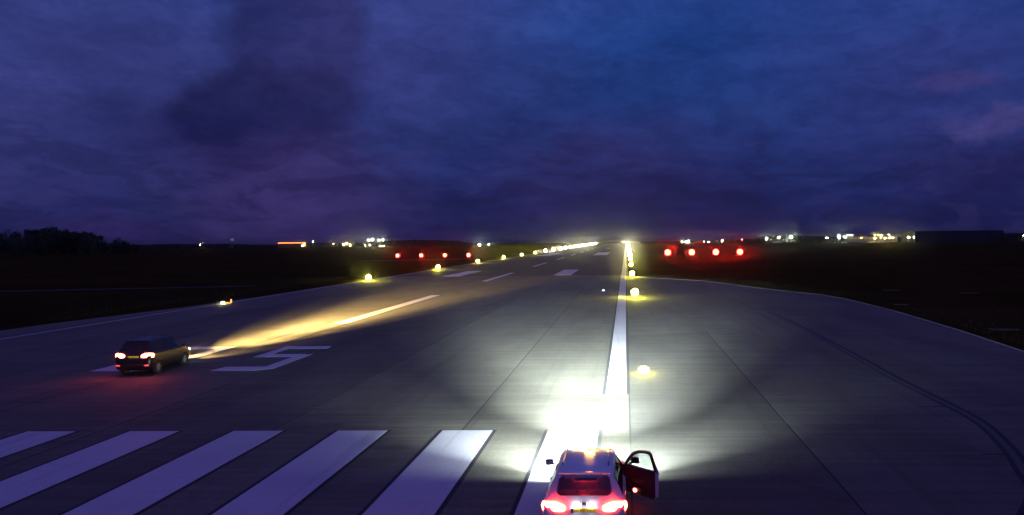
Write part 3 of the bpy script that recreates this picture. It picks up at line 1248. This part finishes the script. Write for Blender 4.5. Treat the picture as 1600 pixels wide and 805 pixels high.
def build_door(root):
    """driver's door swung open; local x runs from the hinge to the latch, z up"""
    door = empty('door', (.872, .93, 0), 0)
    door.parent = root
    ang = R(-90 + 46)
    door.rotation_euler = (0, 0, ang)
    L = 1.02
    # outline of the lower panel and window frame in the door's own plane (x, z); outer skin at +y, trim at -y
    low = [(0, .30), (.03, .27), (L * .92, .27), (L * .99, .36), (L, .55), (L, .93), (0, .93)]
    b = bmesh.new()

    def plate(pts, y0, y1, mi, lean=True):
        def P(x, y, z):
            yy = y + (-(max(0, z - .93)) * .38 if lean else 0)
            return (x, yy, z)
        a = [b.verts.new(P(x, y0, z)) for x, z in pts]
        c = [b.verts.new(P(x, y1, z)) for x, z in pts]
        fs = [b.faces.new(a), b.faces.new(c[::-1])]
        for i in range(len(pts)):
            fs.append(b.faces.new((a[i], c[i], c[(i + 1) % len(pts)], a[(i + 1) % len(pts)])))
        for f in fs:
            f.material_index = mi
    plate(low, 0.052, .067, 0)
    outer = finish(b, 'door_skin', car_paint_white, door, 30)
    b = bmesh.new()
    low2 = [(.02, .32), (.05, .29), (L * .90, .29), (L * .965, .37), (L * .975, .55), (L * .975, .925), (.02, .925)]
    plate(low2, -.045, .052, 0)
    finish(b, 'door_trim', cloth_dark, door, 30)
    # window frame as a bent tube
    b = bmesh.new()
    fr = [(0.0, .93), (.06, 1.00), (.20, 1.14), (.40, 1.30), (.60, 1.385), (.80, 1.42), (.94, 1.42), (.985, 1.38), (1.0, 1.14), (1.0, .93)]
    P3 = [Vector((x, .0 - max(0, z - .93) * .38, z)) for x, z in fr]
    for p, q in zip(P3[:-1], P3[1:]):
        tube(b, p, q, .040, .040, 8)
    for p in P3:
        ball(b, p, .040, sub=1)
    finish(b, 'window_frame', trim_black, door, 40)
    # outer edge return that catches the light
    b = bmesh.new()
    box(b, L - .004, .008, .65, .016, .105, .62, 0, .004)
    tube(b, (L + .005, .02, .93), (.99, .01 - .43 * .38, 1.37), .030, .022, 8)
    finish(b, 'door_edge', car_paint_white, door, 30)
    # clear pane
    gl = clear_material('clear_pane', (.72, .76, .76))
    b = bmesh.new()
    plate([(.03, .94), (.08, 1.0), (.21, 1.13), (.41, 1.285), (.60, 1.37), (.80, 1.405), (.93, 1.405), (.965, 1.36), (.98, 1.14), (.98, .94)], -.003, .003, 0)
    finish(b, 'door_window', gl, door)
    # mirror beyond the pane
    b = bmesh.new()
    box(b, .20, .13, 1.04, .20, .12, .15, .35, .035)
    tube(b, (.08, .03, .96), (.16, .10, .99), .025, .025, 8)
    mo = finish(b, 'wing_mirror', trim_black, door, 40)
    # pull handle, armrest, speaker, map pocket and the red lamp low on the trim
    b = bmesh.new()
    box(b, .52, -.055, .70, .34, .05, .06, 0, .015)
    finish(b, 'armrest', trim_black, door, 30)
    b = bmesh.new()
    box(b, .45, -.05, .82, .13, .02, .03, 0, .008)
    finish(b, 'inner_handle', chrome, door, 30)
    b = bmesh.new()
    box(b, .42, -.06, .42, .60, .05, .14, 0, .02)
    finish(b, 'door_pocket', trim_black, door, 30)
    b = bmesh.new()
    ball(b, (.40, -.10, .40), .045, 1.2, .5, .95, 2)
    finish(b, 'door_lamp', door_lamp_m, door, 60)


white_car = build_car('estate_car', (-.915, 18.15, LZ), R(0), car_paint_white, 1.0, True, tail_m)
tag(white_car, 'white estate car with open driver door and amber roof beacon', 'car')
dark_car = build_car('dark_car', (-24.15, 39.2, LZ), R(3.5), car_paint_dark, 1.12, False, tail_m2)
tag(dark_car, 'dark car with glowing red tail lights driving along the centreline', 'car')


def spot(parent, loc, target, energy, cone, blend, color, wide=1.0, r=.06):
    d = bpy.data.lights.new('headlight_beam', 'SPOT')
    d.energy = energy
    d.spot_size = R(cone)
    d.spot_blend = blend
    d.color = color
    d.shadow_soft_size = r
    o = bpy.data.objects.new('headlight_beam', d)
    col.objects.link(o)
    o.parent = parent
    o.location = loc
    v = Vector(target) - Vector(loc)
    o.rotation_euler = v.to_track_quat('-Z', 'Y').to_euler()
    o.scale = (wide, 1, 1)          # lamp optics spread the beam sideways
    return o


WHT = (.84, .98, 1.0)
for s in (-1, 1):
    spot(white_car, (s * .62, 2.16, .70), (s * .62 - .8, 24, .44), 760000, 6.5, 1.0, WHT, 6.0)
    spot(white_car, (s * .62, 2.16, .70), (s * .62 - .6, 24, .46), 290000, 15, 1.0, WHT, 3.6)
    spot(white_car, (s * .62, 2.16, .70), (s * .9 - .4, 14, .10), 19000, 80, 1.0, WHT, 1.7)
    spot(white_car, (s * .62, 2.16, .70), (s * 1.6 - .3, 12, 3.2), 3000, 165, 1.0, WHT)
YEL = (1.0, .66, .22)
for s in (-1, 1):
    spot(dark_car, (s * .62, 2.16, .78), (s * .5 + 1.9, 26, .50), 2000000, 7, 1.0, YEL, 3.0)
    spot(dark_car, (s * .62, 2.16, .78), (s * .5 + 1.6, 26, .40), 330000, 15, 1.0, YEL, 2.2)
    spot(dark_car, (s * .62, 2.16, .78), (s * .8 + .8, 12, .0), 3500, 60, 1.0, YEL)

# ------------------------------------------------------------------ trees on the left
def crown_mesh(seed, w, h, n=4400, z0=1.0):
    rn = random.Random(seed)
    bm = bmesh.new()
    cl = []
    for _ in range(26):
        a = rn.uniform(0, 6.283)
        rr = math.sqrt(rn.random()) * w * .42
        zz = z0 + (h - z0) * rn.uniform(.12, .88)
        k = 1 - .55 * abs((zz - h * .5) / (h * .55)) ** 2
        cl.append((Vector((math.cos(a) * rr * k, math.sin(a) * rr * k, zz)), w * rn.uniform(.10, .20)))
    for i in range(n):
        c, r_ = cl[rn.randrange(len(cl))]
        d = Vector((rn.gauss(0, 1), rn.gauss(0, 1), rn.gauss(0, .8))).normalized()
        p = c + d * r_ * rn.uniform(.55, 1.12)
        s = rn.uniform(.28, .60)
        ax = Vector((rn.gauss(0, 1), rn.gauss(0, 1), rn.gauss(0, 1))).normalized()
        bx = ax.orthogonal().normalized()
        vs = [bm.verts.new(p + ax * s), bm.verts.new(p + bx * s * .5), bm.verts.new(p - ax * s), bm.verts.new(p - bx * s * .5)]
        bm.faces.new(vs)
    me = bpy.data.meshes.new('crown')
    bm.to_mesh(me)
    bm.free()
    me.materials.append(leaf_m)
    return me


def trunk_mesh(seed, h):
    rn = random.Random(seed)
    bm = bmesh.new()
    tube(bm, (0, 0, -.1), (rn.uniform(-.3, .3), 0, h * .45), .38, .24, 9)
    for i in range(6):
        a = rn.uniform(0, 6.28)
        z0 = h * rn.uniform(.2, .45)
        tube(bm, (0, 0, z0), (math.cos(a) * h * .22, math.sin(a) * h * .22, z0 + h * .3), .15, .05, 6)
    me = bpy.data.meshes.new('trunk')
    bm.to_mesh(me)
    bm.free()
    me.materials.append(bark_m)
    return me


crowns = [crown_mesh(i + 11, 13, 14) for i in range(5)]
trunks = [trunk_mesh(i + 31, 14) for i in range(3)]
tree_px = [(-14, 360, 430), (8, 358.5, 428), (27, 361, 440), (46, 358, 425), (62, 355.5, 433), (78, 354, 428), (95, 354.5, 436), (110, 358, 430),
           (124, 360.5, 440), (137, 361.5, 428), (149, 366.5, 434), (156, 375, 428), (36, 366, 405), (70, 364, 405), (105, 366, 408), (134, 370, 410),
           (186, 371, 436), (197, 375.5, 430), (207, 381, 436), (177, 378, 430)]
tree_lab = ['leftmost tree of the dark clump, cut by the photo edge', 'broad dark tree low in the clump at the far left',
            'dark tree in the dip of the clump skyline', 'dark tree where the clump skyline starts to rise',
            'tall dark tree left of the clump summit', 'tallest dark tree at the summit of the clump',
            'tall dark tree just right of the clump summit', 'dark tree on the falling right shoulder of the clump',
            'dark tree halfway down the clump right shoulder', 'dark tree above the steep right end of the clump',
            'small dark tree at the right end of the clump', 'lowest bush-like tree closing the right end of the clump',
            'front dark tree standing before the left part of the clump', 'front dark tree standing before the clump summit',
            'front dark tree standing before the clump right shoulder', 'front dark tree standing before the right end of the clump',
            'rounded dark tree standing apart, right of the big clump', 'dark tree on the right slope of the small separate group',
            'small low tree at the right foot of the separate group', 'small low tree in the gap beside the big clump']
for i, ((u, v, Y), lab) in enumerate(zip(tree_px, tree_lab)):
    X, Zt = at_depth(u, v, Y)
    o = empty('broadleaf_tree', (X, Y, 0), i * 1.7)
    k = max(Zt, 3.0) / 14.4
    kw = max(k, .62)
    o.scale = (kw * .95, kw * .95, k)
    new_obj('crown', crowns[i % 5], None, o)
    new_obj('trunk', trunks[i % 3], None, o)
    tag(o, lab, 'tree', 'dark trees on the left horizon')


def woodland(u0, u1, vtops, Y, label, n, depth=25):
    rn = random.Random(int(u0))
    bm = bmesh.new()
    (X0, _), (X1, _) = at_depth(u0, vtops[0], Y), at_depth(u1, vtops[-1], Y)
    tops = [at_depth(u0 + (u1 - u0) * i / (len(vtops) - 1), v, Y)[1] for i, v in enumerate(vtops)]
    for _ in range(n):
        f = rn.random()
        q = f * (len(tops) - 1)
        i = min(int(q), len(tops) - 2)
        H = tops[i] + (tops[i + 1] - tops[i]) * (q - i)
        x = X0 + (X1 - X0) * f
        H = max(H, .8) * (1 + .10 * noise.noise(Vector((x * .12, 0, 3))) + .06 * noise.noise(Vector((x * .5, 0, 9))))
        z = H * (1 - rn.random() ** 1.7)
        p = Vector((x, Y + rn.uniform(-depth / 2, depth / 2), z))
        s = rn.uniform(.6, 1.5)
        ax = Vector((rn.gauss(0, 1), rn.gauss(0, .6), rn.gauss(0, .5))).normalized()
        bx = ax.orthogonal().normalized()
        z_ = min(0, 0)
        bm.faces.new([bm.verts.new(p + ax * s), bm.verts.new(p + bx * s * .5), bm.verts.new(p - ax * s), bm.verts.new(p - bx * s * .5)])
    me = bpy.data.meshes.new('distant_woods')
    bm.to_mesh(me)
    bm.free()
    me.materials.append(leaf_m)
    o = new_obj('distant_woods', me)
    tag(o, label, 'woods', kind='stuff')
    return o


woodland(150, 440, [381, 384, 383, 382, 382.5, 381.5, 383.5, 384], 900, 'low dark tree line along the left horizon', 9000)
woodland(440, 610, [384, 383.5, 381, 380, 381, 380, 379, 378], 950, 'low dark tree line between the lit sheds on the left', 6000)
woodland(596, 735, [377.5, 376.5, 376, 375.8, 376, 376.5, 377, 381], 960, 'flat topped dark wood above the left row of red lights', 8000)
woodland(735, 930, [382, 383, 382.5, 382, 381], 1150, 'thin dark hedge line behind the left edge lights', 4500)
woodland(1000, 1185, [379, 378.5, 378, 377, 376.5, 375, 374, 373], 1100, 'low dark tree line above the right red lights', 6500)
woodland(1180, 1345, [371.5, 369, 368, 369, 370, 370.5, 371, 371], 1000, 'dark wood behind the white floodlights on the right', 8500)
woodland(1345, 1440, [371, 371, 371.5, 371], 1050, 'dark wood behind the yellow lit terminal', 4500)
woodland(1565, 1640, [366, 364.5, 365.5, 364, 366], 900, 'dark trees at the right end of long dark hangar', 4500)


# ------------------------------------------------------------------ buildings and floodlights on the horizon
def long_building(name, u0, u1, v, Y, dep, wall_m, label, cat='building', bays=8, pitched=0.0):
    X0, Zt = at_depth(u0, v, Y)
    X1, Zt1 = at_depth(u1, v, Y)
    Zt = max(Zt, 2.5)
    W = X1 - X0
    root = empty(name, ((X0 + X1) / 2, Y + dep / 2, 0))
    bm = bmesh.new()
    box(bm, 0, 0, Zt / 2 - .1, W, dep, Zt - .2)
    finish(bm, 'wall', wall_m, root)
    bm = bmesh.new()
    if pitched:
        pts = [(-W / 2 - .5, 0), (0, pitched), (W / 2 + .5, 0)]
        a = [bm.verts.new((x, -dep / 2 - .5, Zt - .2 + z)) for x, z in pts]
        b = [bm.verts.new((x, dep / 2 + .5, Zt - .2 + z)) for x, z in pts]
        bm.faces.new(a)
        bm.faces.new(b[::-1])
        for i in range(3):
            bm.faces.new((a[i], b[i], b[(i + 1) % 3], a[(i + 1) % 3]))
    else:
        box(bm, 0, 0, Zt, W + 1.0, dep + 1.0, .4)
    finish(bm, 'roof', roof_dark, root)
    return root, W, Zt, dep


# long dark hangar
hangar, W, Zt, dep = long_building('hangar', 1430, 1568, 361.5, 900, 45, wall_dark, '')
tag(hangar, 'long low unlit hangar with flat roof on the right horizon', 'hangar')
for i in range(7):
    bm = bmesh.new()
    box(bm, -W / 2 + W * (i + .5) / 7, -dep / 2 - .12, Zt * .40, W / 7 * .86, .2, Zt * .8)
    finish(bm, 'hangar_door', mat('hangar_door', (.045, .043, .043), .6, var=.2, scale=.3), hangar)
bm = bmesh.new()
tube(bm, (-W / 2 - 1, -dep / 2, 0), (-W / 2 - 1, -dep / 2, Zt + 2.6), .25, .18, 8)
pole_o = finish(bm, 'flagpole', wall_pale)
pole_o.location = hangar.location
tag(pole_o, 'thin pale pole rising at the left corner of dark hangar', 'pole')

# lit terminal with yellow windows
term, W, Zt, dep = long_building('terminal', 1322, 1402, 368.5, 980, 20, wall_pale, '')
tag(term, 'pale terminal building lit by yellow lamps left of dark hangar', 'building')
for i in range(14):
    bm = bmesh.new()
    box(bm, -W / 2 + W * (i + .5) / 14, -dep / 2 - .1, Zt * .62, W / 14 * .6, .15, Zt * .22)
    wn = finish(bm, 'window', glow('terminal_window', (1.0, .60, .20), .35), term)
bm = bmesh.new()
box(bm, -W / 2 + 4.5, -dep / 2 - .3, Zt + .7, 8.5, .4, 2.0)
finish(bm, 'roof_sign', glow('roof_sign', (.85, 1.0, .75), 1.6), term)

# orange lit canopy shed
can, W, Zt, dep = long_building('canopy_shed', 436, 477, 380, 880, 14, wall_dark, '')
tag(can, 'low shed with orange lit eaves and glowing right corner', 'building')
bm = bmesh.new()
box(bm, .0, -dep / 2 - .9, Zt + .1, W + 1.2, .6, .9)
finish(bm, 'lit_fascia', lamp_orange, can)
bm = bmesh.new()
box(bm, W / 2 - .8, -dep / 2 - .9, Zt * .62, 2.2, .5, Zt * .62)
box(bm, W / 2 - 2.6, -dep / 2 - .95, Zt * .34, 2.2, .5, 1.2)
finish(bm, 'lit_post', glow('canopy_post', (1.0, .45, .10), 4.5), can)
bm = bmesh.new()
box(bm, W / 2 - 2.4, -dep / 2 - 1.3, 2.2, 2.0, .4, 1.6)
finish(bm, 'lit_window', glow('canopy_white', (1.0, .9, .6), 12), can)

# pale small fence beyond the shed, and its lamps
bm = bmesh.new()
X0, z0 = at_depth(481, 378, 900)
X1, z1 = at_depth(522, 379.5, 900)
for i in range(12):
    x = X0 + (X1 - X0) * i / 11
    box(bm, x, 0, z0 / 2, .3, .3, z0)
box(bm, (X0 + X1) / 2, 0, z0 - .2, X1 - X0, .15, .35)
fe = finish(bm, 'perimeter_fence', wall_pale)
fe.location = (0, 900, 0)
tag(fe, 'thin pale fence running right from the orange lit shed', 'fence')

# windsock-like small tower on the left horizon
X, z = at_depth(362, 372.5, 820)
tw = empty('radio_tower', (X, 820, 0))
bm = bmesh.new()
for sx in (-1.3, 1.3):
    for sy in (-1.3, 1.3):
        tube(bm, (sx, sy, 0), (sx * .6, sy * .6, z - 2.6), .16, .12, 6)
for i in range(1, 4):
    zz = (z - 2.6) * i / 4
    for sx in (-1, 1):
        tube(bm, (-1.1, sx * 1.1, zz), (1.1, sx * 1.1, zz), .08, .08, 5)
finish(bm, 'lattice', galv, tw)
bm = bmesh.new()
box(bm, .4, 0, z - 1.4, 2.4, 2.4, 2.6, 0, .2)
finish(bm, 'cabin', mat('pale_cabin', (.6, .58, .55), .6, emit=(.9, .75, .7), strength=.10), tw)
bm = bmesh.new()
tube(bm, (-1.2, 0, z - 3), (-1.2, 0, z + 1.4), .12, .08, 6)
tube(bm, (-2.4, 0, z + .3), (.0, 0, z + .3), .15, .15, 6)
finish(bm, 'antenna', wall_dark, tw)
tag(tw, 'small pale cabin tower with antenna standing on left horizon', 'tower')


def mast(u, v, Y, m_, size, label, heads=1, name='floodlight_mast', group=None, cat='floodlight', flat=1.0):
    X, z = at_depth(u, v, Y)
    z = max(z, .9)
    root = empty(name, (X, Y, 0))
    b = bmesh.new()
    tube(b, (0, .25, -.1), (0, .25, z + .1), .16, .10, 8)
    if heads > 1:
        tube(b, (-size * heads, .25, z), (size * heads, .25, z), .07, .07, 6)
    finish(b, 'pole', galv, root, 40)
    for i in range(heads):
        x = (i - (heads - 1) / 2) * size * 2.3
        b = bmesh.new()
        box(b, x, .12, z, size * 1.5, .22, size * 1.3 * flat, 0, .03)
        hd = finish(b, 'lamp_head', roof_dark, root, 30)
        b = bmesh.new()
        ball(b, (x, -.12, z), size * .62, 1, .4, .9 * flat, 2)
        finish(b, 'lamp', m_, hd, 60)
    tag(root, label, cat, group)
    return root


G1, G2, G3 = 'floodlights on the left horizon', 'floodlights on the right horizon', 'yellow lamps in front of the terminal'
mast(313, 383, 800, glow('orange_flood', (1.0, .62, .30), 250), .45, 'small lone orange white lamp on left horizon', group=G1)
mast(489, 377.5, 880, lamp_dim, .6, 'faint pale lamp just right of orange lit shed', group=G1)
mast(521, 381, 880, lamp_dim, .5, 'faint dot of light at right end of thin fence', group=G1)
mast(537, 382.5, 860, lamp_yellow, 1.1, 'left lamp of the close yellow trio on the left horizon', 1, group=G1)
mast(542, 380.5, 862, lamp_yellow, 1.1, 'topmost lamp of the close yellow trio on the left horizon', 1, group=G1)
mast(547, 383, 860, lamp_yellow, .9, 'right lamp of the close yellow trio on the left horizon', 1, group=G1)
mast(576, 375.5, 860, lamp_white, 1.0, 'upper left bright lamp of the raised floodlight cluster', group=G1)
mast(582, 374.5, 860, lamp_white, 1.3, 'brightest lamp of the raised floodlight cluster on left horizon', group=G1)
mast(592, 375.3, 860, lamp_white, .7, 'third lamp of the upper row in the raised floodlight cluster', group=G1)
mast(598, 374.8, 860, lamp_white, .8, 'rightmost lamp of the upper row in the raised cluster', group=G1)
mast(571, 383.2, 860, lamp_yellow, .5, 'leftmost small lamp low under the raised floodlight cluster', group=G1)
mast(578, 383.2, 860, lamp_yellow, .6, 'second small lamp low under the raised floodlight cluster', group=G1)
mast(597, 385.5, 860, lamp_yellow, .8, 'wide low lamp bar under the raised floodlight cluster', 3, group=G1, flat=.7)
mast(749.5, 383, 800, lamp_white, 1.3, 'bright white floodlight over the left edge light row', group=G1)
mast(763.5, 382, 800, lamp_white, .55, 'small white light right of the bright white floodlight', group=G1)
mast(1065.5, 378.2, 900, lamp_white, .5, 'small white lamp left of bright pair above red lights', group=G2)
mast(1073.5, 378, 900, lamp_white, 1.0, 'bright white double lamp above second red light', 2, group=G2)
mast(1100, 377.5, 900, lamp_dim, .5, 'faint dot of light right of bright double lamp', group=G2)
mast(1107, 378, 900, lamp_dim, .6, 'faint short bar of light above third red light', 2, group=G2)
mast(1128.5, 376.3, 900, lamp_white, 1.0, 'white floodlight between third and outermost red lights', group=G2)
mast(1159.5, 374.5, 900, lamp_redtiny, .6, 'tiny pink red lamp above the outermost red light', group=G2)
mast(1197.5, 373, 880, lamp_white, 1.2, 'left floodlight of the white trio on the right horizon', group=G2)
mast(1217, 371.3, 880, lamp_white, 1.35, 'middle floodlight of the white trio on the right horizon', group=G2)
mast(1236, 370.5, 880, lamp_white, 1.55, 'right and largest floodlight of the white trio', group=G2)
mast(1292, 371.5, 900, lamp_dim, .7, 'faint pale light left of lone bright floodlight', 2, group=G2)
mast(1311, 370.5, 880, lamp_white, 1.6, 'lone large bright floodlight left of the lit terminal', group=G2)
mast(1320, 370.8, 880, lamp_white, .45, 'thin white lamp bar touching lone large floodlight', 3, group=G2)
for u, v, s, lab in ((1346, 372, .4, 'tiny white lamp at the terminal left end'), (1367, 372.5, 1.0, 'large yellow lamp at left foot of the terminal'),
                     (1366.5, 367.5, .5, 'first small yellow lamp on upper terminal row'), (1372.5, 367.5, .5, 'second small yellow lamp on upper terminal row'),
                     (1377.5, 367.5, .5, 'third small yellow lamp on upper terminal row'), (1376, 371.5, .6, 'small yellow lamp between two large terminal lamps'),
                     (1383, 372.3, 1.0, 'middle large yellow lamp before the terminal'), (1389.5, 367, .5, 'lone upper yellow lamp at terminal right end'),
                     (1390, 371.7, 1.0, 'large yellow lamp right of the middle terminal lamp'), (1395, 371.7, .8, 'rightmost yellow lamp before the terminal')):
    mast(u, v, 940, lamp_yellow, s, lab, name='yard_lamp', cat='lamp', group=G3)
mast(1419.5, 371, 880, lamp_white, .6, 'white lamp pair at left end of dark hangar', 2, group=G2)
mast(1428, 371, 880, lamp_white, .6, 'single white lamp touching the dark hangar corner', group=G2)
mast(1599, 368, 880, lamp_dim, .6, 'faint pale lamp at the right photo edge', group=G2)

# ------------------------------------------------------------------ thin volume added to give the lamps halos
bm = bmesh.new()
box(bm, 0, 3350, 5.0, 10100, 7400, 42)
glow_haze_m = bpy.data.materials.new('haze')
glow_haze_m.use_nodes = True
glow_haze_m.node_tree.nodes.clear()
hv = glow_haze_m.node_tree.nodes.new('ShaderNodeVolumePrincipled')
ho = glow_haze_m.node_tree.nodes.new('ShaderNodeOutputMaterial')
glow_haze_m.node_tree.links.new(hv.outputs[0], ho.inputs['Volume'])
hv.inputs['Color'].default_value = (.9, .92, 1.0, 1)
hv.inputs['Density'].default_value = 0.00015
hv.inputs['Anisotropy'].default_value = 0.99
glow_haze_m.volume_intersection_method if hasattr(glow_haze_m, 'volume_intersection_method') else None
haze = finish(bm, 'haze', glow_haze_m)
tag(haze, 'thin volume added over the airfield to make lamps glow', kind='stuff')
